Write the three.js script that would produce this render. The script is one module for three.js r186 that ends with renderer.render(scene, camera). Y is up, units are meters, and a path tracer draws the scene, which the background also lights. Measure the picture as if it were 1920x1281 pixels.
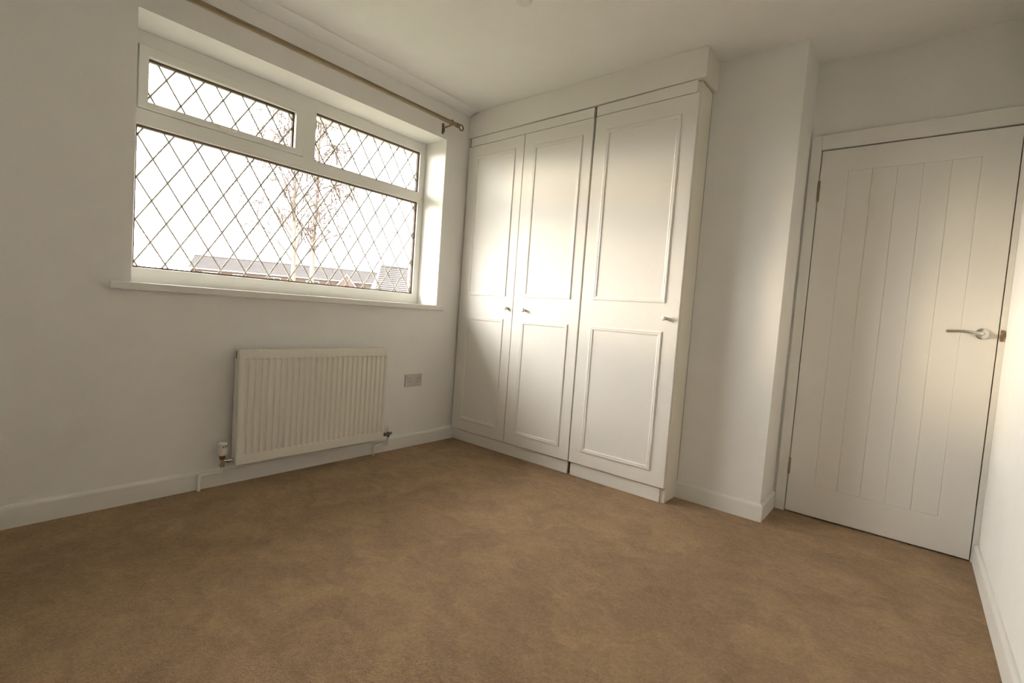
import * as THREE from 'three';
import { mergeGeometries } from 'three/addons/utils/BufferGeometryUtils.js';
import { RoundedBoxGeometry } from 'three/addons/geometries/RoundedBoxGeometry.js';

// ---------------------------------------------------------------- camera, sky, sun, exposure
// World: floor y = 0, window wall z = 0 (room at z > 0), wardrobe door faces x = 0 (room at x < 0).
const scene = new THREE.Scene();
const camera = new THREE.PerspectiveCamera(2 * Math.atan(640.5 / 914.161) * 180 / Math.PI, 1920 / 1281, 0.02, 500);
camera.position.set(-2.6161, 0.9965, 2.7135);
camera.rotation.order = 'YXZ';
camera.rotation.set(-0.0573, -0.8815, 0.0721);
scene.add(camera);

const renderer = new THREE.WebGLRenderer();
renderer.toneMapping = THREE.LinearToneMapping;
renderer.toneMappingExposure = 1.1;
renderer.shadowMap.enabled = true;

const SUN_EL = 6.8 * Math.PI / 180, SUN_AZ = 28 * Math.PI / 180;        // a low hazy sun, out of frame to the left
const toSun = new THREE.Vector3(-Math.sin(SUN_AZ) * Math.cos(SUN_EL), Math.sin(SUN_EL), -Math.cos(SUN_AZ) * Math.cos(SUN_EL));
const SKY = { base: 2, horizon: 1, haze: 24, hazeWidth: 1.35, glow: 0, glowWidth: 0.35 };
const SUN_POWER = 1.8;

function rng(seed) { let s = seed >>> 0; return () => { s = (s + 0x6D2B79F5) >>> 0; let t = Math.imul(s ^ (s >>> 15), 1 | s); t = (t + Math.imul(t ^ (t >>> 7), 61 | t)) ^ t; return ((t ^ (t >>> 14)) >>> 0) / 4294967296; }; }
function tileNoise(n, seed) {                                          // value noise on an n x n torus, returns f(u, v) for u, v in 0..1
  const r = rng(seed), g = new Float32Array(n * n).map(() => r());
  const s = (t) => t * t * (3 - 2 * t);
  return (u, v) => {
    const x = u * n, y = v * n, x0 = Math.floor(x), y0 = Math.floor(y), fx = s(x - x0), fy = s(y - y0);
    const a = ((x0 % n) + n) % n, b = (a + 1) % n, c = ((y0 % n) + n) % n, d = (c + 1) % n;
    return (g[c * n + a] * (1 - fx) + g[c * n + b] * fx) * (1 - fy) + (g[d * n + a] * (1 - fx) + g[d * n + b] * fx) * fy;
  };
}
{ // hazy winter sky: even veil of cloud, brighter towards the horizon and round the veiled sun
  const w = 512, h = 256, data = new Float32Array(w * h * 4), d = new THREE.Vector3();
  const n1 = tileNoise(10, 5), n2 = tileNoise(26, 6);
  for (let j = 0; j < h; j++) for (let i = 0; i < w; i++) {
    const phi = ((i + .5) / w - .5) * 2 * Math.PI, el = ((j + .5) / h - .5) * Math.PI;
    d.set(Math.cos(phi) * Math.cos(el), Math.sin(el), Math.sin(phi) * Math.cos(el));
    const gam = Math.acos(Math.min(1, Math.max(-1, d.dot(toSun))));
    const hz = Math.exp(-Math.max(el, 0) / 0.2), gl = Math.exp(-gam / SKY.glowWidth);
    const cl = 0.9 + 0.2 * (0.65 * n1((i + .5) / w, (j + .5) / h) + 0.35 * n2((i + .5) / w, (j + .5) / h));
    const a = (SKY.base + SKY.haze * Math.exp(-gam * gam / (SKY.hazeWidth * SKY.hazeWidth))) * cl, b = SKY.horizon * hz, g = SKY.glow * gl, o = (j * w + i) * 4;
    data[o] = a * 1.0 + b * 1.0 + g * 1.0;
    data[o + 1] = a * 0.97 + b * 0.95 + g * 0.9;
    data[o + 2] = a * 0.915 + b * 0.87 + g * 0.72;
    data[o + 3] = 1;
  }
  const t = new THREE.DataTexture(data, w, h, THREE.RGBAFormat, THREE.FloatType);
  t.mapping = THREE.EquirectangularReflectionMapping; t.colorSpace = THREE.LinearSRGBColorSpace;
  t.magFilter = THREE.LinearFilter; t.minFilter = THREE.LinearFilter; t.needsUpdate = true;
  scene.background = t;
}
const sun = new THREE.DirectionalLight(new THREE.Color().setRGB(1, 0.8, 0.5), SUN_POWER);
sun.position.copy(toSun).multiplyScalar(60).add(new THREE.Vector3(-1.2, 1.2, 1.5));
sun.target.position.set(-1.2, 1.2, 1.5);
sun.castShadow = true; sun.shadow.radius = 14; sun.shadow.mapSize.set(2048, 2048);
Object.assign(sun.shadow.camera, { left: -30, right: 30, top: 20, bottom: -20, near: 1, far: 200 });
sun.name = 'sun'; scene.add(sun, sun.target);

// ---------------------------------------------------------------- helpers
const used = {};
const numbered = (n) => { const k = used[n] = (used[n] ?? -1) + 1; return k ? n + '_' + String(k).padStart(3, '0') : n; };
const C = (r, g, b) => new THREE.Color().setRGB(r, g, b);
function mesh(name, geo, mat, parent) {
  const g = Array.isArray(geo) ? join(geo) : geo, m = new THREE.Mesh(g, mat);
  m.name = parent === scene ? numbered(name) : name; m.castShadow = m.receiveShadow = true; parent.add(m); return m;
}
function group(name, parent = scene) { const g = new THREE.Group(); g.name = parent === scene ? numbered(name) : name; parent.add(g); return g; }
function tag(o, label, category, grp) { o.userData.label = label; o.userData.category = category; if (grp) o.userData.group = grp; return o; }
function structure(o, label, category) { o.userData.kind = 'structure'; o.userData.label = label; o.userData.category = category; return o; }
function join(list) {
  const gs = list.map((g) => { const q = g.index ? g.toNonIndexed() : g.clone(); for (const k of Object.keys(q.attributes)) if (!['position', 'normal', 'uv'].includes(k)) q.deleteAttribute(k); return q; });
  return mergeGeometries(gs);
}
function boxUV(g, s = 1) {                                             // uv in metres from position and normal
  const q = g.index ? g.toNonIndexed() : g, p = q.attributes.position, n = q.attributes.normal, uv = new Float32Array(p.count * 2);
  for (let i = 0; i < p.count; i++) {
    const ax = Math.abs(n.getX(i)), ay = Math.abs(n.getY(i)), az = Math.abs(n.getZ(i)), x = p.getX(i), y = p.getY(i), z = p.getZ(i);
    const [u, v] = ay >= ax && ay >= az ? [x, z] : ax >= az ? [z, y] : [x, y];
    uv[2 * i] = u * s; uv[2 * i + 1] = v * s;
  }
  q.setAttribute('uv', new THREE.BufferAttribute(uv, 2)); return q;
}
function box(x0, x1, y0, y1, z0, z1, r = 0) {
  const g = r ? new RoundedBoxGeometry(x1 - x0, y1 - y0, z1 - z0, 2, r) : new THREE.BoxGeometry(x1 - x0, y1 - y0, z1 - z0);
  g.translate((x0 + x1) / 2, (y0 + y1) / 2, (z0 + z1) / 2); return boxUV(g);
}
function hexa(c) {                                                     // box with eight free corners: c[0..3] one face, c[4..7] the opposite one, same turn
  const f = [[0, 1, 2, 3], [7, 6, 5, 4], [0, 4, 5, 1], [1, 5, 6, 2], [2, 6, 7, 3], [3, 7, 4, 0]], pos = [];
  const mid = new THREE.Vector3(); c.forEach((p) => mid.add(new THREE.Vector3(...p))); mid.divideScalar(8);
  for (const q of f) {
    let v = q.map((i) => new THREE.Vector3(...c[i]));
    const nn = v[1].clone().sub(v[0]).cross(v[2].clone().sub(v[0]));
    if (nn.dot(v[0].clone().sub(mid)) < 0) v = v.reverse();
    for (const i of [0, 1, 2, 0, 2, 3]) pos.push(v[i].x, v[i].y, v[i].z);
  }
  const g = new THREE.BufferGeometry(); g.setAttribute('position', new THREE.Float32BufferAttribute(pos, 3)); g.computeVertexNormals(); return boxUV(g);
}
function plate(pts, holes, z0, z1, bevel = 0) {                        // extrude an outline in the x-y plane from z0 to z1
  const sh = new THREE.Shape(pts.map((p) => new THREE.Vector2(...p)));
  for (const h of holes) sh.holes.push(new THREE.Path(h.map((p) => new THREE.Vector2(...p))));
  const g = new THREE.ExtrudeGeometry(sh, { depth: z1 - z0 - 2 * bevel, bevelEnabled: bevel > 0, bevelThickness: bevel, bevelSize: bevel, bevelOffset: -bevel, bevelSegments: 2, curveSegments: 12 });
  g.translate(0, 0, z0 + bevel); return boxUV(g);
}
const rect = (x0, x1, y0, y1) => [[x0, y0], [x1, y0], [x1, y1], [x0, y1]];
const toWardrobe = new THREE.Matrix4().makeBasis(new THREE.Vector3(0, 0, 1), new THREE.Vector3(0, 1, 0), new THREE.Vector3(-1, 0, 0)); // plate x -> world z, plate z -> world -x
function side(g) { g.applyMatrix4(toWardrobe); return boxUV(g); }
// picture-frame moulding round a rectangle: profile [[inset, height], ...]; plane x-y, height along +z
function mitred(x0, x1, y0, y1, profile, z = 0) {
  const ring = profile.map(([d, h]) => [[x0 + d, y0 + d, z + h], [x1 - d, y0 + d, z + h], [x1 - d, y1 - d, z + h], [x0 + d, y1 - d, z + h]]);
  const pos = [];
  for (let i = 0; i + 1 < ring.length; i++) for (let k = 0; k < 4; k++) {
    const a = ring[i][k], b = ring[i][(k + 1) % 4], c = ring[i + 1][(k + 1) % 4], d = ring[i + 1][k];
    for (const v of [a, b, c, a, c, d]) pos.push(...v);
  }
  const g = new THREE.BufferGeometry(); g.setAttribute('position', new THREE.Float32BufferAttribute(pos, 3)); g.computeVertexNormals(); return boxUV(g);
}
// skirting: profile [[out, y], ...] swept along a plan path [[x, z], ...]; "out" is to the left of the walking direction
function skirt(path, profile) {
  const P = path.map((p) => new THREE.Vector2(...p)), n = P.length, off = [];
  for (let i = 0; i < n; i++) {
    const a = i ? P[i].clone().sub(P[i - 1]).normalize() : null, b = i < n - 1 ? P[i + 1].clone().sub(P[i]).normalize() : null;
    const na = a && new THREE.Vector2(a.y, -a.x), nb = b && new THREE.Vector2(b.y, -b.x);
    if (na && nb) { const m = na.clone().add(nb); off.push(m.multiplyScalar(2 / m.lengthSq())); } else off.push(na ?? nb);
  }
  const pos = [], at = (i, [o, y]) => [P[i].x + off[i].x * o, y, P[i].y + off[i].y * o];
  const quad = (a, b, c, d) => { for (const v of [a, b, c, a, c, d]) pos.push(...v); };
  for (let i = 0; i + 1 < n; i++) for (let k = 0; k + 1 < profile.length; k++) quad(at(i, profile[k]), at(i + 1, profile[k]), at(i + 1, profile[k + 1]), at(i, profile[k + 1]));
  for (const i of [0, n - 1]) for (let k = 1; k + 1 < profile.length; k++) for (const v of i ? [at(i, profile[0]), at(i, profile[k]), at(i, profile[k + 1])] : [at(i, profile[0]), at(i, profile[k + 1]), at(i, profile[k])]) pos.push(...v);
  const g = new THREE.BufferGeometry(); g.setAttribute('position', new THREE.Float32BufferAttribute(pos, 3)); g.computeVertexNormals(); return boxUV(g);
}
function cyl(r0, r1, a, b, seg = 20) {                                 // tapered rod from a (radius r0) to b (radius r1)
  const A = new THREE.Vector3(...a), B = new THREE.Vector3(...b), d = B.clone().sub(A), g = new THREE.CylinderGeometry(r1, r0, d.length(), seg);
  g.applyQuaternion(new THREE.Quaternion().setFromUnitVectors(new THREE.Vector3(0, 1, 0), d.normalize())); g.translate(...A.add(B).multiplyScalar(.5)); return g;
}
function lathe(profile, seg = 32) { return new THREE.LatheGeometry(profile.map((p) => new THREE.Vector2(...p)), seg); }
function pipe(pts, r, seg = 10) {
  const c = new THREE.CurvePath(), V = pts.map((p) => new THREE.Vector3(...p)), R = r * 2.2;
  let last = V[0];
  for (let i = 1; i < V.length - 1; i++) {
    const a = V[i].clone().add(V[i - 1].clone().sub(V[i]).setLength(R)), b = V[i].clone().add(V[i + 1].clone().sub(V[i]).setLength(R));
    c.add(new THREE.LineCurve3(last, a)); c.add(new THREE.QuadraticBezierCurve3(a, V[i], b)); last = b;
  }
  c.add(new THREE.LineCurve3(last, V[V.length - 1]));
  return new THREE.TubeGeometry(c, 60, r, seg, false);
}

// ---------------------------------------------------------------- textures and materials
function tex(n, f, srgb, repeat = 1) {
  const d = new Uint8Array(n * n * 4);
  for (let j = 0; j < n; j++) for (let i = 0; i < n; i++) { const c = f((i + .5) / n, (j + .5) / n), o = (j * n + i) * 4; d[o] = c[0]; d[o + 1] = c[1]; d[o + 2] = c[2]; d[o + 3] = 255; }
  const t = new THREE.DataTexture(d, n, n); t.wrapS = t.wrapT = THREE.RepeatWrapping; t.repeat.set(repeat, repeat);
  t.magFilter = THREE.LinearFilter; t.minFilter = THREE.LinearMipmapLinearFilter; t.generateMipmaps = true;
  if (srgb) t.colorSpace = THREE.SRGBColorSpace; t.needsUpdate = true; return t;
}
const grey = (v) => { const k = Math.max(0, Math.min(255, v)); return [k, k, k]; };
const enc = (c) => Math.round(255 * Math.pow(Math.max(0, Math.min(1, c)), 1 / 2.2));
const nA = tileNoise(6, 11), nB = tileNoise(24, 12), nC = tileNoise(96, 13), nD = tileNoise(256, 14), nE = tileNoise(420, 15);

const nF = tileNoise(12, 16), nG = tileNoise(34, 17);
const wallBump = tex(512, (u, v) => grey(128 + 90 * (nC(u, v) - .5) + 70 * (nD(u, v) - .5) + 60 * (nB(u, v) - .5)), false, 1.25);
const wallTone = tex(512, (u, v) => { const k = 1 + .035 * (nA(u, v) - .5) + .02 * (nB(u, v) - .5) + .012 * (nD(u, v) - .5); return [enc(.9 * k), enc(.885 * k), enc(.85 * k)]; }, true, 0.6);
const M = {};
M.wall = new THREE.MeshStandardMaterial({ map: wallTone, roughness: .8, bumpMap: wallBump, bumpScale: .0005 });
M.ceiling = new THREE.MeshStandardMaterial({ map: wallTone, roughness: .92, bumpMap: wallBump, bumpScale: .0008 });
M.gloss = new THREE.MeshStandardMaterial({ color: C(.85, .83, .775), roughness: .45 });                // painted woodwork
const brush = tex(512, (u, v) => grey(128 + 60 * (nG(u * 6, v) - .5) + 50 * (nC(u * 5, v) - .5) + 90 * (nB(u, v) - .5)), false, 1.4);
M.wardrobe = new THREE.MeshPhysicalMaterial({ color: C(.85, .82, .765), roughness: .46, bumpMap: brush, bumpScale: .0012, specularIntensity: .22 });
M.paint = new THREE.MeshStandardMaterial({ color: C(.85, .82, .765), roughness: .5 });          // the same paint on the planted beads, without brush marks
M.moulding = new THREE.MeshStandardMaterial({ color: C(.85, .81, .70), roughness: .5 });
M.doorPaint = new THREE.MeshStandardMaterial({ color: C(.85, .82, .765), roughness: .45 });
M.upvc = new THREE.MeshStandardMaterial({ color: C(.84, .835, .78), roughness: .4 });
M.rawWood = new THREE.MeshStandardMaterial({ color: C(.34, .23, .12), roughness: .75 });
M.cavity = new THREE.MeshStandardMaterial({ color: C(.30, .21, .13), roughness: .9 });
M.radiator = new THREE.MeshStandardMaterial({ color: C(.83, .80, .71), roughness: .4 });
M.slot = new THREE.MeshStandardMaterial({ color: C(.24, .16, .08), roughness: .8 });
M.plastic = new THREE.MeshStandardMaterial({ color: C(.80, .77, .72), roughness: .4 });
M.socket = new THREE.MeshStandardMaterial({ color: C(.56, .53, .50), roughness: .45 });
M.hole = new THREE.MeshStandardMaterial({ color: C(.04, .035, .03), roughness: .8 });
M.brass = new THREE.MeshStandardMaterial({ color: C(.27, .17, .09), roughness: .42, metalness: .85 });
M.bronze = new THREE.MeshStandardMaterial({ color: C(.23, .175, .105), roughness: .42, metalness: .65 });
M.chrome = new THREE.MeshStandardMaterial({ color: C(.72, .71, .68), roughness: .18, metalness: 1 });
M.satin = new THREE.MeshStandardMaterial({ color: C(.56, .52, .46), roughness: .45, metalness: .35 });
M.darkMetal = new THREE.MeshStandardMaterial({ color: C(.17, .14, .11), roughness: .45, metalness: .6 });
M.hinge = new THREE.MeshStandardMaterial({ color: C(.35, .29, .18), roughness: .5, metalness: .7 });
M.gasket = new THREE.MeshStandardMaterial({ color: C(.085, .045, .03), roughness: .7 });
M.lead = new THREE.MeshStandardMaterial({ color: C(.5, .46, .4), roughness: .6 });
M.spacer = new THREE.MeshStandardMaterial({ color: C(.7, .69, .67), roughness: .5, metalness: .3 });
M.glass = new THREE.MeshPhysicalMaterial({ color: C(1, 1, 1), roughness: 0, transmission: 1, thickness: 0, ior: 1.5 });

// carpet: brown cut pile, lying this way and that (brushed patches), with speckle of the single tufts
const carpetMap = tex(2048, (u, v) => {
  const wx = u + .06 * (nB(u, v) - .5) + .014 * (nC(u, v) - .5), wy = v + .06 * (nB(v, u) - .5) + .014 * (nC(v, u) - .5);
  const lay = nA(wx, wy) * .2 + nF(wx + .1, wy * 2) * .28 + nB(wx + .37, wy + .21) * .26 + nG(wx * 2, wy) * .26;
  const patch = Math.max(-1, Math.min(1, (lay - .51) * 5));
  const tuft = (nD(u, v) - .5) * .55 + (nE(u, v) - .5) * .95 + (nC(u, v) - .5) * .35;
  const k = 1 + .145 * patch + .23 * tuft;
  return [enc(.312 * k), enc(.205 * k * (1 + .02 * patch)), enc(.113 * k)];
}, true, 1 / 2.6);
const carpetBump = tex(1024, (u, v) => grey(128 + 150 * (nE(u, v) - .5) + 60 * (nD(u, v) - .5)), false, 1 / 1.1);
M.carpet = new THREE.MeshStandardMaterial({ map: carpetMap, roughness: 1, bumpMap: carpetBump, bumpScale: .006 });

// ---------------------------------------------------------------- the room
const H = 2.466, XL = -2.9, ZR = 3.022, XD = .497, XP = .193;
const W = { x0: -2.0236, x1: -.2225, y0: 1.0149, y1: 2.2045, zf: -.2176, out: -.33 };

structure(mesh('floor', box(XL - .1, .95, -.12, 0, -.33, ZR + .12), M.carpet, scene), 'brown cut pile carpet with brushed patches and footprints', 'floor');
structure(mesh('ceiling', box(XL - .1, .95, H, H + .14, -.33, ZR + .12), M.ceiling, scene), 'off-white painted plain ceiling', 'ceiling');
structure(mesh('wall_left', plate(rect(XL - .1, .95, 0, H), [rect(W.x0, W.x1, .979, W.y1)], W.out, 0), M.wall, scene), 'off-white painted wall with the window opening', 'wall');
structure(mesh('wall_right', box(XL - .1, .95, 0, H, ZR, ZR + .12), M.wall, scene), 'off-white painted wall beside the door', 'wall');
structure(mesh('wall_front', box(XL - .1, XL, 0, H, 0, ZR), M.wall, scene), 'off-white painted wall facing the wardrobes', 'wall');
{ // wall behind the wardrobe, the pier that juts out beside it and the wall round the door
  const zt = 2.172, zb = 2.1645;
  const pier = hexa([[XP, 0, 1.72], [XP, 0, zb], [XP, H, zt], [XP, H, 1.72], [.64, 0, 1.72], [.64, 0, zb], [.64, H, zt], [.64, H, 1.72]]);
  const g = [box(.64, .76, 0, H, 0, 2.2), pier, box(XD, .64, 0, H, 2.15, 2.215), box(XD, .64, 2.02, H, 2.215, ZR)];
  structure(mesh('wall_back', g, M.wall, scene), 'off-white painted wall with a square pier between wardrobe and door', 'wall');
}
structure(mesh('wall_landing', [box(.85, .95, 0, H, 2.0, ZR), box(.64, .85, 0, H, 2.1, 2.2)], M.wall, scene), 'plain landing wall behind the bedroom door', 'wall');

const skirtProfile = [[0, 0], [.0155, 0], [.0155, .078], [.0145, .083], [.0095, .0905], [.006, .093], [0, .0935]];
structure(mesh('baseboard_left', skirt([[XL, 0], [.012, 0]].reverse(), skirtProfile), M.gloss, scene), 'white painted skirting board below the window', 'baseboard');
structure(mesh('baseboard_back', skirt([[XP, 1.7185], [XP, 2.1645], [XD, 2.1645]].reverse(), skirtProfile), M.gloss, scene), 'short white skirting board wrapped round the pier', 'baseboard');
structure(mesh('baseboard_right', skirt([[XL, ZR], [.481, ZR]], skirtProfile), M.gloss, scene), 'white painted skirting board along the wall by the door', 'baseboard');
structure(mesh('baseboard_front', skirt([[XL, 0], [XL, ZR]], skirtProfile), M.gloss, scene), 'white painted skirting board facing the wardrobes', 'baseboard');
{ // slim hollow cornice where window wall and ceiling meet: profile [out from wall, y]
  const p = [[0, H - .03], [.004, H - .03]];
  for (let i = 0; i <= 8; i++) { const t = i / 8 * Math.PI / 2; p.push([.006 + .086 * (1 - Math.cos(t)), H - .026 + .02 * Math.sin(t)]); }
  p.push([.098, H - .005], [.098, H]);
  structure(mesh('trim_1', skirt([[XL, 0], [-.001, 0]].reverse(), p), M.ceiling, scene), 'slim off-white cornice above the curtain pole', 'cornice');
}

// ---------------------------------------------------------------- window
{
  const win = group('window_1');
  structure(win, 'white plastic window with diamond leaded panes and an opening top light', 'window');
  const light = { main: [-1.972, -.2725, 1.0895, 1.770], cas: [-1.972, -1.1615, 1.8445, 2.137], fix: [-1.085, -.2735, 1.842, 2.134] };
  const e = .0006;
  mesh('frame', plate(rect(W.x0 + e, W.x1 - e, W.y0 + e, W.y1 - e), Object.values(light).map((r) => rect(...r).reverse()), W.zf - .07, W.zf, .003), M.upvc, win);
  // board: fills the opening under the frame and juts into the room with two horns
  const sill = new THREE.Shape([[W.x0 + e, .33], [W.x0 + e, 0], [-2.1, 0], [-2.1, -.03], [-.174, -.03], [-.174, 0], [W.x1 - e, 0], [W.x1 - e, .33]].map((p) => new THREE.Vector2(...p)));
  const sg = new THREE.ExtrudeGeometry(sill, { depth: .0359 - .012, bevelEnabled: true, bevelThickness: .006, bevelSize: .006, bevelOffset: -.006, bevelSegments: 3 });
  sg.rotateX(-Math.PI / 2); sg.translate(0, .979 + .006, 0);
  mesh('window_sill', boxUV(sg), M.gloss, win);
  const sash = mesh('casement_sash', plate(rect(light.cas[0] + .002, light.cas[1] - .002, light.cas[2] + .002, light.cas[3] - .002), [rect(-1.932, -1.215, 1.879, 2.088).reverse()], W.zf - .055, W.zf + .012, .003), M.upvc, win);
  { // folded lever on the bottom rail of the opening light
    const hd = mesh('window_handle', [box(-1.603, -1.563, 1.8535, 1.8715, W.zf + .012, W.zf + .02, .003), box(-1.625, -1.54, 1.857, 1.867, W.zf + .02, W.zf + .032, .004), cyl(.007, .006, [-1.584, 1.8625, W.zf + .02], [-1.584, 1.8625, W.zf + .037], 16)], M.plastic, sash);
    hd.userData.label = 'cream folded lever handle';
  }
  const zg = -.2476, dx = .1283, hy = .1013;
  const lights = [
    { r: light.main, node: [-1.897, 1.6245], parent: win },
    { r: [-1.932, -1.215, 1.879, 2.088], node: [-1.8505, 2.0205], parent: sash },
    { r: light.fix, node: [-1.0075, 2.055], parent: win },
  ];
  for (const { r, node, parent } of lights) {
    const [x0, x1, y0, y1] = r;
    mesh('gasket', mitred(x0 - .002, x1 + .002, y0 - .002, y1 + .002, [[0, 0], [0, .016], [.010, .011], [.010, 0]], zg + .0025), M.gasket, parent);
    mesh('glazing_spacer', mitred(x0 - .002, x1 + .002, y0 - .002, y1 + .002, [[0, -.012], [0, 0], [.011, 0], [.011, -.012]], zg - .004), M.spacer, parent);
    // diamond panes, clipped to the opening
    const clip = (poly) => {
      for (const [ax, sgn, v] of [[0, 1, x0], [0, -1, x1], [1, 1, y0], [1, -1, y1]]) {
        const out = [];
        for (let i = 0; i < poly.length; i++) {
          const a = poly[i], b = poly[(i + 1) % poly.length], da = sgn * (a[ax] - v), db = sgn * (b[ax] - v);
          if (da >= 0) out.push(a);
          if (da * db < 0) { const t = da / (da - db); out.push([a[0] + t * (b[0] - a[0]), a[1] + t * (b[1] - a[1])]); }
        }
        poly = out; if (!poly.length) break;
      }
      return poly;
    };
    const area = (p) => Math.abs(p.reduce((s, a, i) => { const b = p[(i + 1) % p.length]; return s + a[0] * b[1] - a[1] * b[0]; }, 0)) / 2;
    for (let j = -12; j <= 12; j++) for (let i = -30; i <= 30; i++) {
      const cx = node[0] + dx * (i + (j & 1 ? .5 : 0)), cy = node[1] + hy * j + hy;          // diamond centred between nodes
      const poly = clip([[cx, cy - hy], [cx + dx / 2, cy], [cx, cy + hy], [cx - dx / 2, cy]]);
      if (poly.length < 3 || area(poly) < 1e-5) continue;
      mesh('pane', plate(poly, [], zg - .002, zg + .002), M.glass, parent);
    }
    // lead cames: two families of slanting lines
    const lw = .0048, seg = [], dir = new THREE.Vector2(dx / 2, hy).normalize();
    for (const s of [1, -1]) for (let i = -40; i <= 40; i++) {
      // line through (node.x + i*dx, node.y) with direction (s*dir.x, dir.y)
      const px = node[0] + i * dx, py = node[1];
      let t0 = -9, t1 = 9;
      for (const [p, d, lo, hi] of [[px, s * dir.x, x0, x1], [py, dir.y, y0, y1]]) { const a = (lo - p) / d, b = (hi - p) / d; t0 = Math.max(t0, Math.min(a, b)); t1 = Math.min(t1, Math.max(a, b)); }
      if (t1 - t0 < .008) continue;
      const cxm = px + s * dir.x * (t0 + t1) / 2, cym = py + dir.y * (t0 + t1) / 2;
      const g = new THREE.CylinderGeometry(lw, lw, t1 - t0, 6); g.scale(1, 1, .45); g.rotateZ(-s * Math.atan2(dir.x, dir.y)); g.translate(cxm, cym, zg + .0028);
      mesh('lead_came', g, M.lead, parent);
      seg.push([px, s]);
    }
    const dots = [];
    for (let j = -12; j <= 12; j++) for (let i = -30; i <= 30; i++) {
      const x = node[0] + dx * (i + (j & 1 ? .5 : 0)), y = node[1] + hy * j;
      if (x < x0 + .004 || x > x1 - .004 || y < y0 + .004 || y > y1 - .004) continue;
      const g = new THREE.SphereGeometry(.0068, 8, 5); g.scale(1, 1, .5); g.translate(x, y, zg + .0035); dots.push(g);
    }
    mesh('solder_joints', dots, M.lead, parent);
  }
}

// ---------------------------------------------------------------- fitted wardrobes
const doorTop = (z) => 2.2125 + .0135 * z, fasciaFoot = (z) => 2.2815 + .0150 * z;
function wardrobeDoor(parent, z0b, z1b, z0t, z1t, up, low, knob) {
  const y0 = .0866, T = .02;
  const d = mesh('door', side(plate([[z0b, y0], [z1b, y0], [z1t, doorTop(z1t)], [z0t, doorTop(z0t)]], [], -T, 0, .0022)), M.wardrobe, parent);
  const prof = [[0, -.0005], [0, .0025], [.003, .0052], [.008, .0064], [.0135, .0045], [.016, .0052], [.020, .005], [.0245, .002], [.026, -.0005]];
  for (const [z0, z1, ya, yb] of [up, low]) mesh('moulding', side(mitred(z0, z1, ya, yb, prof)), M.paint, d);
  const k = lathe([[0, .034], [.008, .0335], [.0125, .031], [.0135, .027], [.0125, .022], [.0095, .017], [.0075, .010], [.009, .003], [.010, 0], [0, 0]], 24);
  k.rotateZ(Math.PI / 2); k.translate(0, knob[1], knob[0]);
  const kn = mesh('knob', k, knob[2], d); kn.userData.label = knob[3];
  return d;
}
{
  const dbl = tag(group('wardrobe'), 'white fitted double-door wardrobe beside the window wall, two small knobs', 'wardrobe');
  mesh('carcass', box(.0275, .63, .002, 2.27, .004, 1.0765), M.rawWood, dbl);
  wardrobeDoor(dbl, .010, .5405, .010, .5405, [.090, .4695, 1.111, 2.137], [.090, .464, .166, .953], [.4955, 1.029, M.satin, 'small dull metal knob']);
  wardrobeDoor(dbl, .5455, 1.0835, .5455, 1.0805, [.627, 1.011, 1.111, 2.133], [.627, 1.008, .162, .953], [.6545, 1.0245, M.satin, 'small dull metal knob']);
  const zs = [.026, 1.076];
  mesh('filler_strip', hexa([[.003, doorTop(zs[0]) + .004, zs[0]], [.003, doorTop(zs[1]) + .004, zs[1]], [.003, fasciaFoot(zs[1]) - .008, zs[1]], [.003, fasciaFoot(zs[0]) - .004, zs[0]], [.026, doorTop(zs[0]) + .004, zs[0]], [.026, doorTop(zs[1]) + .004, zs[1]], [.026, fasciaFoot(zs[1]) - .008, zs[1]], [.026, fasciaFoot(zs[0]) - .004, zs[0]]]), M.wardrobe, dbl);
  mesh('plinth', box(.0123, .027, .001, .081, .003, 1.0755, .0015), M.wardrobe, dbl);

  const sgl = tag(group('wardrobe'), 'white fitted single-door wardrobe between the double one and the pier', 'wardrobe');
  mesh('carcass', box(.0275, .63, .002, 2.27, 1.0985, 1.69), M.rawWood, sgl);
  wardrobeDoor(sgl, 1.0915, 1.7165, 1.0945, 1.7165, [1.173, 1.634, 1.1135, 2.140], [1.171, 1.631, .168, .956], [1.640, 1.030, M.plastic, 'small white knob']);
  const zt = [1.0945, 1.700];
  mesh('filler_strip', hexa([[.003, doorTop(zt[0]) + .004, zt[0]], [.003, doorTop(zt[1]) + .004, zt[1]], [.003, fasciaFoot(zt[1]) - .003, zt[1]], [.003, fasciaFoot(zt[0]) - .008, zt[0]], [.026, doorTop(zt[0]) + .004, zt[0]], [.026, doorTop(zt[1]) + .004, zt[1]], [.026, fasciaFoot(zt[1]) - .003, zt[1]], [.026, fasciaFoot(zt[0]) - .008, zt[0]]]), M.wardrobe, sgl);
  mesh('plinth', box(.0123, .027, .001, .081, 1.0985, 1.692, .0015), M.wardrobe, sgl);
  mesh('side_panel', box(.021, .1928, .001, 2.30, 1.693, 1.7185, .0015), M.moulding, sgl);

  const fas = tag(group('fascia_panel'), 'white boxed-in fascia panel between wardrobe doors and ceiling', 'panel');
  const f = (z, x) => [[x, fasciaFoot(z), z], [x, H - .001, z]];
  const [a, b] = f(.001, -.001), [c, d] = f(1.7445, -.001), [a2, b2] = f(.001, .017), [c2, d2] = f(1.7445, .017);
  mesh('front_board', hexa([a, c, d, b, a2, c2, d2, b2]), M.wardrobe, fas);
  const yb = fasciaFoot(1.74);
  mesh('return_board', box(.0175, .192, yb, H - .001, 1.7265, 1.7445), M.moulding, fas);
  mesh('soffit_board', box(.0175, .192, yb, yb + .015, 1.69, 1.726), M.moulding, fas);
}

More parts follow.
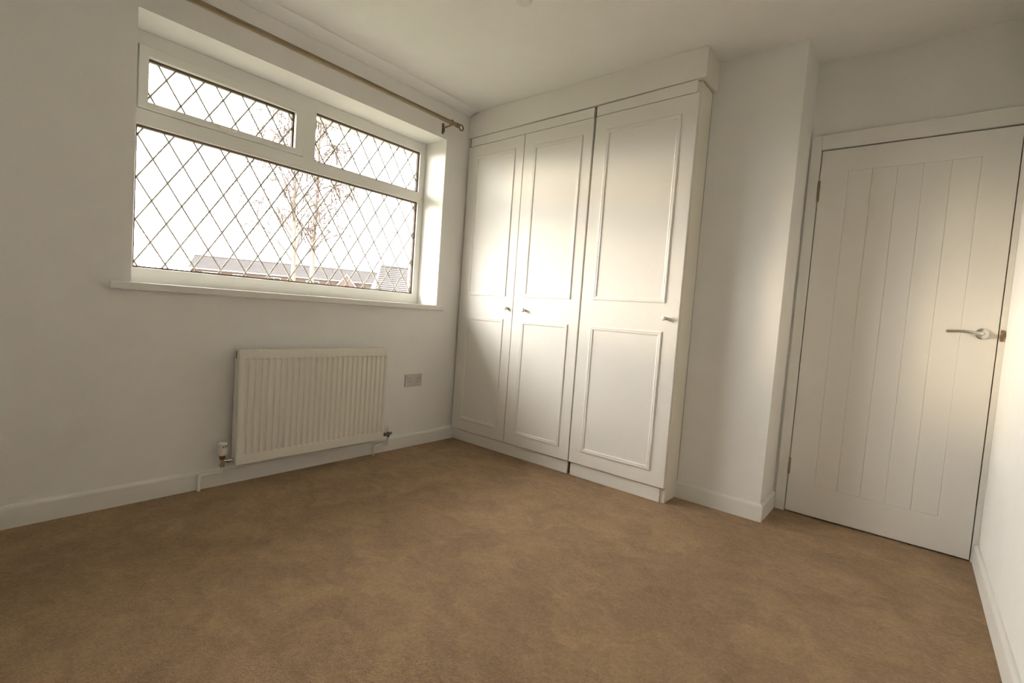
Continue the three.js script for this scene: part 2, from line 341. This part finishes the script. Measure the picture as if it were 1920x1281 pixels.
// ---------------------------------------------------------------- bedroom door
{
  const dr = structure(group('door_1'), 'white cottage door with vertical board grooves and a chrome lever', 'door');
  const x = .482, z0 = 2.2346, z1 = 2.9966, y0 = .008, y1 = 1.9885, T = .042;
  const gz = [0, 1, 2, 3, 4, 5].map((k) => 2.362 + .1018 * k), gb = .1765, gt = 1.869;
  const leaf = mesh('door_leaf', side(plate(rect(z0, z1, y0, y1), [rect(gz[0], gz[5], gb, gt).reverse()], -x - T, -x, .0017)), M.doorPaint, dr);
  mesh('backing', box(x + .012, x + T - .001, gb - .002, gt + .002, gz[0] - .002, gz[5] + .002), M.doorPaint, leaf);
  for (let k = 0; k < 5; k++) mesh('board', side(plate(rect(gz[k] + .0002, gz[k + 1] - .0002, gb + .0002, gt - .0002), [], -x - .013, -x, .0017)), M.doorPaint, leaf);
  // lining and architrave
  mesh('door_lining', [box(.484, .64, 0, 1.9955, 2.216, 2.2305), box(.484, .64, 0, 1.9955, 3.0005, ZR - .0005), box(.484, .64, 1.9955, 2.0195, 2.216, ZR - .0005)], M.gloss, dr);
  mesh('door_stop', [box(.5265, .545, 0, 1.995, 2.2305, 2.2455), box(.5265, .545, 0, 1.995, 2.986, 3.0005), box(.5265, .545, 1.981, 1.9955, 2.2305, 3.0005)], M.gloss, dr);
  mesh('architrave', [box(.4795, .4965, .001, 2.0755, 2.1808, 2.2295, .003), box(.4795, .4965, 1.9965, 2.0755, 2.2285, ZR - .001, .003)], M.gloss, dr);
  for (const [ya, yb] of [[1.722, 1.83], [.217, .306]]) {
    const hg = mesh('hinge', [cyl(.0045, .0045, [.4785, ya, 2.2322], [.4785, yb, 2.2322], 12), cyl(.0052, .0052, [.4785, ya + .03, 2.2322], [.4785, ya + .033, 2.2322], 12), cyl(.0052, .0052, [.4785, yb - .033, 2.2322], [.4785, yb - .03, 2.2322], 12), box(.4815, .484, ya, yb, 2.2325, 2.2405)], M.hinge, dr);
    hg.userData.label = 'tarnished metal butt hinge';
  }
  const hy = 1.058, hz = 2.945;
  const handle = group('door_handle', dr); handle.userData.label = 'polished chrome lever handle on a round rose';
  const rose = lathe([[0, .010], [.020, .0095], [.0245, .007], [.026, .003], [.026, 0], [0, 0]], 40); rose.rotateZ(Math.PI / 2); rose.translate(x, hy, hz);
  mesh('rose', rose, M.chrome, handle);
  const lever = new THREE.CatmullRomCurve3([[x - .008, hy, hz], [x - .03, hy, hz], [x - .046, hy + .001, hz - .006], [x - .051, hy + .003, hz - .03], [x - .052, hy + .006, hz - .07], [x - .05, hy + .003, hz - .122]].map((p) => new THREE.Vector3(...p)));
  const lg = new THREE.TubeGeometry(lever, 40, .0075, 14, false);
  mesh('lever', [lg, (() => { const s = new THREE.SphereGeometry(.0075, 14, 10); s.translate(x - .05, hy + .003, hz - .122); return s; })()], M.chrome, handle);
  const kp = mesh('strike_plate', [box(.478, .4838, hy - .03, hy + .022, 3.004, 3.0165, .0015), box(.468, .478, hy - .012, hy + .012, 3.006, 3.015, .003)], M.brass, dr);
  kp.userData.label = 'brass strike plate on the door frame';
}

// ---------------------------------------------------------------- radiator with valves and pipes
{
  const r = tag(group('panel_radiator'), 'cream fluted panel radiator on the wall under the window', 'radiator');
  const x0 = -1.592, x1 = -.692, y0 = .117, y1 = .716, zf = .100, zb = .048;
  { // pressed front panel: 26 recessed flutes between flat margins
    const nf = 26, m = .016, pitch = (x1 - x0 - 2 * m) / nf, xs = [x0, x0 + .003], ys = [], dep = .0085;
    const xd = new Map(); xd.set(x0, 0); xd.set(x0 + .003, 0);
    const cols = [[x0, 0], [x0 + .004, 0]];
    for (let i = 0; i < nf; i++) { const a = x0 + m + i * pitch; for (const [t, d] of [[.18, 0], [.3, .5], [.4, 1], [.75, 1], [.85, .5], [.97, 0]]) cols.push([a + t * pitch, d]); }
    cols.push([x1 - .004, 0], [x1, 0]);
    const rows = [[y0, 0], [y0 + .004, 0], [y0 + .046, 0], [y0 + .051, .5], [y0 + .056, 1], [y1 - .056, 1], [y1 - .051, .5], [y1 - .046, 0], [y1 - .004, 0], [y1, 0]];
    const pos = [], idx = [], nc = cols.length;
    rows.forEach(([y, ry], j) => cols.forEach(([x, cx], i) => { const edge = i === 0 || i === nc - 1 || j === 0 || j === rows.length - 1; pos.push(x, y, zf - dep * Math.min(ry, cx) - (edge ? .003 : 0)); }));
    for (let j = 0; j + 1 < rows.length; j++) for (let i = 0; i + 1 < nc; i++) { const a = j * nc + i; idx.push(a, a + 1, a + nc + 1, a, a + nc + 1, a + nc); }
    const g = new THREE.BufferGeometry(); g.setAttribute('position', new THREE.Float32BufferAttribute(pos, 3)); g.setIndex(idx); g.computeVertexNormals();
    mesh('front_panel', [boxUV(g), box(x0 + .0005, x1 - .0005, y0 + .0005, y1 - .0005, zf - .016, zf - .008, .002)], M.radiator, r);
  }
  mesh('back_panel', box(x0 + .004, x1 - .004, y0 + .006, y1 - .006, .034, zb, .004), M.radiator, r);
  for (const s of [0, 1]) {
    const xa = s ? x1 - .0015 : x0 - .001, xb = xa + .0025;
    const sd = mesh('side_cover', [box(xa, xb, y0 + .008, y1 - .002, .040, zf - .006), box(s ? xa - .006 : xa, s ? xb : xb + .006, y1 - .004, y1 - .001, .040, zf - .006)], M.radiator, r);
    mesh('side_slot', box(s ? xb : xa - .0008, s ? xb + .0008 : xa, y1 - .050, y1 - .012, .052, .064), M.slot, sd);
  }
  { // top grille of cross bars
    const bars = [box(x0 + .004, x1 - .004, y1 - .006, y1 - .001, .040, .045), box(x0 + .004, x1 - .004, y1 - .006, y1 - .001, zf - .014, zf - .008)];
    for (let i = 0; i < 44; i++) { const x = x0 + .014 + i * (x1 - x0 - .028) / 43; bars.push(box(x - .003, x + .003, y1 - .005, y1 - .002, .045, zf - .012)); }
    mesh('top_grille', bars, M.radiator, r);
    const fins = []; for (let i = 0; i < 60; i++) { const x = x0 + .03 + i * (x1 - x0 - .06) / 59; fins.push(box(x - .0005, x + .0005, y0 + .03, y1 - .03, zb, zf - .016)); }
    mesh('convector_fins', fins, M.radiator, r);
  }
  for (const bx of [x0 + .12, x1 - .15]) mesh('wall_bracket', box(bx, bx + .03, y0 + .05, y1 - .06, .0005, .034), M.radiator, r);
  { // thermostatic valve at the pier-far end
    const v = group('thermostatic_valve', r), vx = -1.646, vz = .068;
    const hd = lathe([[0, .068], [.014, .0675], [.019, .065], [.0205, .060], [.0215, .028], [.0205, .011], [.017, .004], [.0135, 0], [0, 0]], 28); hd.translate(vx, .172, vz);
    const head = mesh('valve_head', hd, M.plastic, v); head.userData.label = 'white plastic thermostat head';
    const marks = []; for (let i = 0; i < 5; i++) { const a = -.2 + i * .5; const b = box(-.003, .003, -.005, .005, 0, .0012); b.rotateY(a); b.translate(vx + Math.sin(a) * .0206, .222, vz + Math.cos(a) * .0206); marks.push(b); }
    mesh('scale_marks', marks, M.slot, head);
    mesh('valve_collar', cyl(.012, .0155, [vx, .153, vz], [vx, .1725, vz]), M.brass, v);
    mesh('valve_body', [cyl(.0105, .0105, [vx, .122, vz], [vx, .155, vz]), cyl(.0085, .0085, [vx, .143, vz], [x0 + .004, .143, vz]), cyl(.0135, .0135, [vx + .02, .143, vz], [vx + .034, .143, vz], 6), cyl(.013, .013, [vx, .116, vz], [vx, .130, vz], 6)], M.chrome, v);
    mesh('pipe', pipe([[vx, .118, vz], [vx, .0785, vz - .006], [vx - .02, .0785, .034], [-1.737, .0785, .034], [-1.737, .0005, .034]], .0075), M.gloss, v);
  }
  {
    const v = group('lockshield_valve', r), vx = -.632, vz = .068;
    mesh('valve_body', [cyl(.0095, .0095, [vx, .116, vz], [vx, .152, vz]), cyl(.008, .008, [vx, .136, vz], [x1 - .003, .136, vz]), cyl(.0128, .0128, [vx - .034, .136, vz], [vx - .02, .136, vz], 6), cyl(.0085, .0085, [vx, .136, vz], [vx + .024, .139, vz], 12)], M.darkMetal, v);
    const cap = mesh('valve_cap', cyl(.011, .009, [vx - .002, .152, vz], [vx - .002, .184, vz]), M.moulding, v); cap.userData.label = 'cream plastic cap';
    mesh('pipe', pipe([[vx, .118, vz], [vx, .061, vz - .008], [vx - .02, .061, .034], [-.717, .061, .034], [-.721, .0005, .034]], .0075), M.gloss, v);
  }
}

// ---------------------------------------------------------------- double socket
{
  const s = tag(group('double_socket'), 'grey-white double wall socket between radiator and wardrobe', 'socket');
  const x0 = -.4705, x1 = -.3235, y0 = .4335, y1 = .5165;
  mesh('face_plate', box(x0, x1, y0, y1, .0005, .0095, .003), M.socket, s);
  for (const cx of [x0 + .037, x1 - .037]) {
    mesh('socket_outlet', [box(cx - .004, cx + .002, y0 + .051, y0 + .058, .0093, .0099), box(cx - .0145, cx - .0075, y0 + .030, y0 + .0345, .0093, .0099), box(cx + .0055, cx + .0125, y0 + .030, y0 + .0345, .0093, .0099)], M.hole, s);
  }
  for (const cx of [x0 + .016, x1 - .016]) {
    const k = box(-.007, .007, -.011, .011, 0, .004, .0015); k.rotateX(.16); k.translate(cx, y0 + .058, .0082); mesh('rocker_switch', k, M.socket, s);
    mesh('fixing_screw', cyl(.0035, .0035, [cx - (cx < -.4 ? 0 : 0), y0 + .028, .0092], [cx, y0 + .028, .0102], 12), M.satin, s);
  }
}

// ---------------------------------------------------------------- curtain pole
{
  const p = tag(group('curtain_pole'), 'antique brass curtain pole with ring finials above the window', 'curtain pole');
  const y = 2.2925, z = .09, xa = -2.14, xb = -.205;
  mesh('pole', cyl(.0135, .0135, [xa, y, z], [xb, y, z], 28), M.bronze, p);
  for (const s of [-1, 1]) {
    const xe = s > 0 ? xb : xa, c = xe + s * .033;
    const f = new THREE.TorusGeometry(.0185, .0058, 14, 36); f.translate(c, y - .004, z);
    mesh('finial', [cyl(.0165, .0165, [xe - s * .012, y, z], [xe + s * .004, y, z], 24), cyl(.009, .007, [xe + s * .003, y, z], [xe + s * .015, y, z], 16), f], M.bronze, p);
    const bx = xe - s * .06;
    const ring = new THREE.TorusGeometry(.0165, .004, 10, 28); ring.rotateY(Math.PI / 2); ring.translate(bx, y, z);
    mesh('bracket', [ring, box(bx - .009, bx + .009, y - .062, y + .012, .0005, .005, .002), cyl(.006, .005, [bx, y - .022, .004], [bx, y - .016, z], 12), box(bx - .004, bx + .004, y - .05, y - .02, .004, .02, .002)], M.bronze, p);
  }
}

// ---------------------------------------------------------------- ceiling disc, only its rim in view
{
  const g = lathe([[0, 0], [.030, .0], [.0345, .004], [.036, .010], [.036, .022], [0, .022]], 40);
  const o = group('ceiling_rose'); o.position.set(-.828, H - .0225, 1.165);
  mesh('cover', g, M.plastic, o);
  tag(o, 'small white round cover fixed to the ceiling', 'ceiling rose');
}

// ---------------------------------------------------------------- outside: ground, eaves, houses, birches
const GROUND = -2.7;
const grassMap = tex(512, (u, v) => { const k = .8 + .35 * nB(u, v) + .25 * nD(u, v); return [enc(.085 * k), enc(.09 * k), enc(.05 * k)]; }, true, .2);
M.grass = new THREE.MeshStandardMaterial({ map: grassMap, roughness: 1 });
const roofMap = tex(512, (u, v) => { const k = .75 + .3 * nB(u, v) + .4 * (nC(u, v) - .5) + .3 * nD(u, v); return [enc(.085 * k), enc(.078 * k), enc(.08 * k)]; }, true, .5);
M.slate = new THREE.MeshStandardMaterial({ map: roofMap, roughness: .85 });
M.brick = new THREE.MeshStandardMaterial({ map: tex(512, (u, v) => { const k = .8 + .25 * nC(u, v) + .25 * nD(u, v); return [enc(.17 * k), enc(.12 * k), enc(.1 * k)]; }, true, .5), roughness: .95 });
M.render = new THREE.MeshStandardMaterial({ color: C(.35, .32, .28), roughness: .9 });
M.whitePaint = new THREE.MeshStandardMaterial({ color: C(.72, .71, .69), roughness: .6 });
M.darkGlass = new THREE.MeshStandardMaterial({ color: C(.03, .035, .04), roughness: .12 });
M.soffit = new THREE.MeshStandardMaterial({ color: C(.6, .58, .56), roughness: .6 });
M.gutter = new THREE.MeshStandardMaterial({ color: C(.28, .17, .13), roughness: .5 });
structure(mesh('ground', box(-120, 160, GROUND - .3, GROUND, -180, 20), M.grass, scene), 'winter grass outside the window', 'ground');
{
  const e = structure(group('trim_2'), 'house eaves with boarded soffit and gutter above the window outside', 'eaves');
  mesh('soffit', box(XL - 1, 3, 2.322, 2.342, -.78, -.332), M.soffit, e);
  mesh('fascia', box(XL - 1, 3, 2.304, 2.52, -.80, -.7805), M.soffit, e);
  const gg = []; for (let i = 0; i < 8; i++) { const a = Math.PI + i * Math.PI / 8, b = a + Math.PI / 8, c0 = [-.858 + .055 * Math.cos(a), 2.378 + .055 * Math.sin(a)], c1 = [-.858 + .055 * Math.cos(b), 2.378 + .055 * Math.sin(b)], i0 = [-.858 + .05 * Math.cos(a), 2.378 + .05 * Math.sin(a)], i1 = [-.858 + .05 * Math.cos(b), 2.378 + .05 * Math.sin(b)];
    gg.push(hexa([[XL - 1, c0[1], c0[0]], [XL - 1, c1[1], c1[0]], [XL - 1, i1[1], i1[0]], [XL - 1, i0[1], i0[0]], [3, c0[1], c0[0]], [3, c1[1], c1[0]], [3, i1[1], i1[0]], [3, i0[1], i0[0]]])); }
  mesh('gutter', gg, M.gutter, e);
}
const polar = (az, d, y = 0) => new THREE.Vector3(camera.position.x + d * Math.sin(az * Math.PI / 180), y, camera.position.z - d * Math.cos(az * Math.PI / 180));
// a house with its long front towards the window: local x along the front, z towards the viewer, y up from the ground
function house({ label, az, dist, turn, x0, x1, eaves, ridge, depth, hip = [0, 0], wall, windows = [], gable }) {
  const o = tag(group('house'), label, 'house'); o.position.copy(polar(az, dist, GROUND)); o.rotation.y = -turn * Math.PI / 180;
  mesh('wall', box(x0, x1, 0, eaves, -depth, 0), wall, o);
  const ov = .3, th = .12, rz = -depth / 2;
  const slope = (sgn) => { const ze = sgn > 0 ? ov : -depth - ov, ye = eaves - .08; return hexa([[x0 - ov, ye, ze], [x1 + ov, ye, ze], [x1 + ov - hip[1], ridge, rz], [x0 - ov + hip[0], ridge, rz], [x0 - ov, ye - th, ze], [x1 + ov, ye - th, ze], [x1 + ov - hip[1], ridge - th, rz], [x0 - ov + hip[0], ridge - th, rz]]); };
  const roofGeo = [slope(1), slope(-1)], solid = [];
  for (const [k, x, s] of [[0, x0, -1], [1, x1, 1]]) {
    const xe = x + s * (hip[k] ? ov : 0), xr = xe - s * hip[k], w = hip[k] ? th : .25;
    (hip[k] ? roofGeo : solid).push(hexa([[xe, eaves - .08, hip[k] ? ov : 0], [xe, eaves - .08, hip[k] ? -depth - ov : -depth], [xr, ridge - (hip[k] ? 0 : .1), rz], [xr, ridge - (hip[k] ? 0 : .1), rz], [xe - s * w, eaves - .08, hip[k] ? ov : 0], [xe - s * w, eaves - .08, hip[k] ? -depth - ov : -depth], [xr - s * w, ridge - .12, rz], [xr - s * w, ridge - .12, rz]]));
  }
  const rf = mesh('roof', roofGeo, M.slate, o);
  for (const g of solid) mesh('gable_wall', g, wall, o);
  mesh('ridge_tiles', cyl(.11, .11, [x0 - ov + hip[0], ridge, rz], [x1 + ov - hip[1], ridge, rz], 10), M.slate, rf);
  // slate courses as real steps
  const steps = [], n = 14; for (let i = 0; i < n; i++) { const t = (i + .5) / n, y = eaves - .08 + t * (ridge - eaves + .08), z = ov + t * (rz - ov), l = x0 - ov + t * hip[0], q = x1 + ov - t * hip[1]; steps.push(box(l, q, y + .005, y + .03, z - .02, z + .05)); }
  mesh('slate_courses', steps, M.slate, rf);
  mesh('gutter', box(x0 - ov, x1 + ov, eaves - .24, eaves - .11, ov, ov + .11, .03), M.whitePaint, o);
  for (const [wx, wy, ww, wh] of windows) {
    const wn = mesh('window', mitred(wx - ww / 2, wx + ww / 2, wy, wy + wh, [[0, -.02], [0, .04], [.08, .04], [.08, -.02]], 0), M.whitePaint, o);
    mesh('pane', box(wx - ww / 2 + .07, wx + ww / 2 - .07, wy + .07, wy + wh - .07, .001, .012), M.darkGlass, wn);
    mesh('glazing_bar', box(wx - .03, wx + .03, wy + .08, wy + wh - .08, .012, .04), M.whitePaint, wn);
  }
  if (gable) { const [gx, gw, gy0, gy1] = gable; const d = mesh('dormer', plate([[gx - gw / 2, gy0], [gx + gw / 2, gy0], [gx, gy1]], [], -2.4, ov + .25), M.brick, o);
    for (const s of [-1, 1]) mesh('barge_board', hexa([[gx + s * (gw / 2 + .15), gy0 - .05, ov + .24], [gx + s * (gw / 2 + .15), gy0 + .12, ov + .24], [gx, gy1 + .17, ov + .24], [gx, gy1, ov + .24], [gx + s * (gw / 2 + .15), gy0 - .05, ov + .32], [gx + s * (gw / 2 + .15), gy0 + .12, ov + .32], [gx, gy1 + .17, ov + .32], [gx, gy1, ov + .32]]), M.whitePaint, d); }
  return o;
}
house({ label: 'long terraced house with a slate roof beyond the birch trees', az: 25.5, dist: 70, turn: 25.5, x0: -10.6, x1: 13, eaves: 6.55, ridge: 8.18, depth: 8, wall: M.brick,
  windows: [[-8.6, 4.9, 1.6, 1.2], [-5.6, 4.9, 1.2, 1.2], [-1.6, 4.9, 1.6, 1.2], [3, 4.9, 1.6, 1.2]], gable: [7.2, 2.6, 5.4, 7.2] });
house({ label: 'nearer house with a hipped slate roof beside the terrace', az: 38, dist: 42, turn: 30, x0: -2.35, x1: 9, eaves: 4.6, ridge: 7.05, depth: 7, hip: [.75, 2], wall: M.render, windows: [[1, 2.6, 1.6, 1.2]] });

function birch(label, az, dist, seed, height, sway, fat) {
  const r = rng(seed), o = tag(group('birch_tree'), label, 'tree'); o.position.copy(polar(az, dist, GROUND));
  const tube = (pts, r0, r1, seg, radial) => {                         // tapered tube
    const c = new THREE.CatmullRomCurve3(pts), g = new THREE.TubeGeometry(c, seg, 1, radial, false), p = g.attributes.position, v = new THREE.Vector3(), q = new THREE.Vector3();
    for (let i = 0; i <= seg; i++) { c.getPointAt(i / seg, q); const R = r0 + (r1 - r0) * Math.pow(i / seg, .8); for (let j = 0; j <= radial; j++) { const k = i * (radial + 1) + j; v.fromBufferAttribute(p, k).sub(q).multiplyScalar(R).add(q); p.setXYZ(k, v.x, v.y, v.z); } }
    return g;
  };
  const tp = []; for (let i = 0; i <= 8; i++) { const t = i / 8; tp.push(new THREE.Vector3(sway * Math.sin(t * 5) * .12 + (r() - .5) * .07 * t, height * t, (r() - .5) * .1 * t)); }
  const tc = new THREE.CatmullRomCurve3(tp);
  mesh('trunk', tube(tp, .115 * fat, .02, 40, 9), M.bark, o);
  const twigs = [];
  for (let b = 0; b < 34; b++) {
    const t = .42 + .55 * (b / 34) + r() * .02, s = tc.getPoint(t), a = r() * Math.PI * 2, L = (1 - t) * 2.6 + .9 + r() * .5;
    const d = new THREE.Vector3(Math.cos(a), 0, Math.sin(a)), pts = [s];
    for (let k = 1; k <= 4; k++) { const q = k / 4; pts.push(s.clone().addScaledVector(d, L * q * .62 + (r() - .5) * .08).add(new THREE.Vector3(0, L * (q * .85 - q * q * q * .45), 0))); }
    mesh('branch', tube(pts, .034 * (1.25 - t) * fat, .011 * fat, 10, 5), M.twig, o);
    const bc = new THREE.CatmullRomCurve3(pts);
    for (let k = 0; k < 11; k++) {
      const u = .15 + .85 * r(), p0 = bc.getPoint(u), aa = a + (r() - .5) * 2.4, l = .35 + r() * .75, dd = new THREE.Vector3(Math.cos(aa), 0, Math.sin(aa));
      const p1 = p0.clone().addScaledVector(dd, l * .35).add(new THREE.Vector3(0, l * .12, 0)), p2 = p0.clone().addScaledVector(dd, l * .55).add(new THREE.Vector3(0, -l * .2, 0)), p3 = p0.clone().addScaledVector(dd, l * .6).add(new THREE.Vector3(0, -l * .75, 0));
      twigs.push(tube([p0, p1, p2, p3], .0125 * fat, .0085 * fat, 5, 3));
      for (let m = 0; m < 2; m++) { const q0 = m % 2 ? p1 : p2, ab = r() * 6.28, l2 = .15 + r() * .3; twigs.push(tube([q0, q0.clone().add(new THREE.Vector3(Math.cos(ab) * l2 * .4, -l2 * .2, Math.sin(ab) * l2 * .4)), q0.clone().add(new THREE.Vector3(Math.cos(ab) * l2 * .5, -l2, Math.sin(ab) * l2 * .5))], 0.0095 * fat, .007 * fat, 3, 3)); }
    }
  }
  const tw = mesh('twigs', twigs, M.twig, o); tw.userData.kind = 'stuff';
  return o;
}
M.bark = new THREE.MeshStandardMaterial({ map: tex(256, (u, v) => { const m = nB(u * .6, v * 2) * .6 + nC(u * .3, v * 2) * .5, k = m > .66 ? .3 : 1, s = .9 + .2 * nD(u, v); return [enc(.34 * k * s), enc(.29 * k * s), enc(.24 * k * s)]; }, true, 1), roughness: .9 });
M.bark.map.repeat.set(1, 6);
M.twig = new THREE.MeshStandardMaterial({ color: C(.12, .085, .07), roughness: .9 });
birch('slender bare birch tree with the thicker pale trunk, nearer the window', 25.85, 16, 21, 10.4, .5, 1);
birch('slender bare birch tree with the thinner pale trunk, farther from the window', 28.0, 22.5, 34, 13.2, -.6, 1.3);

renderer.render(scene, camera);
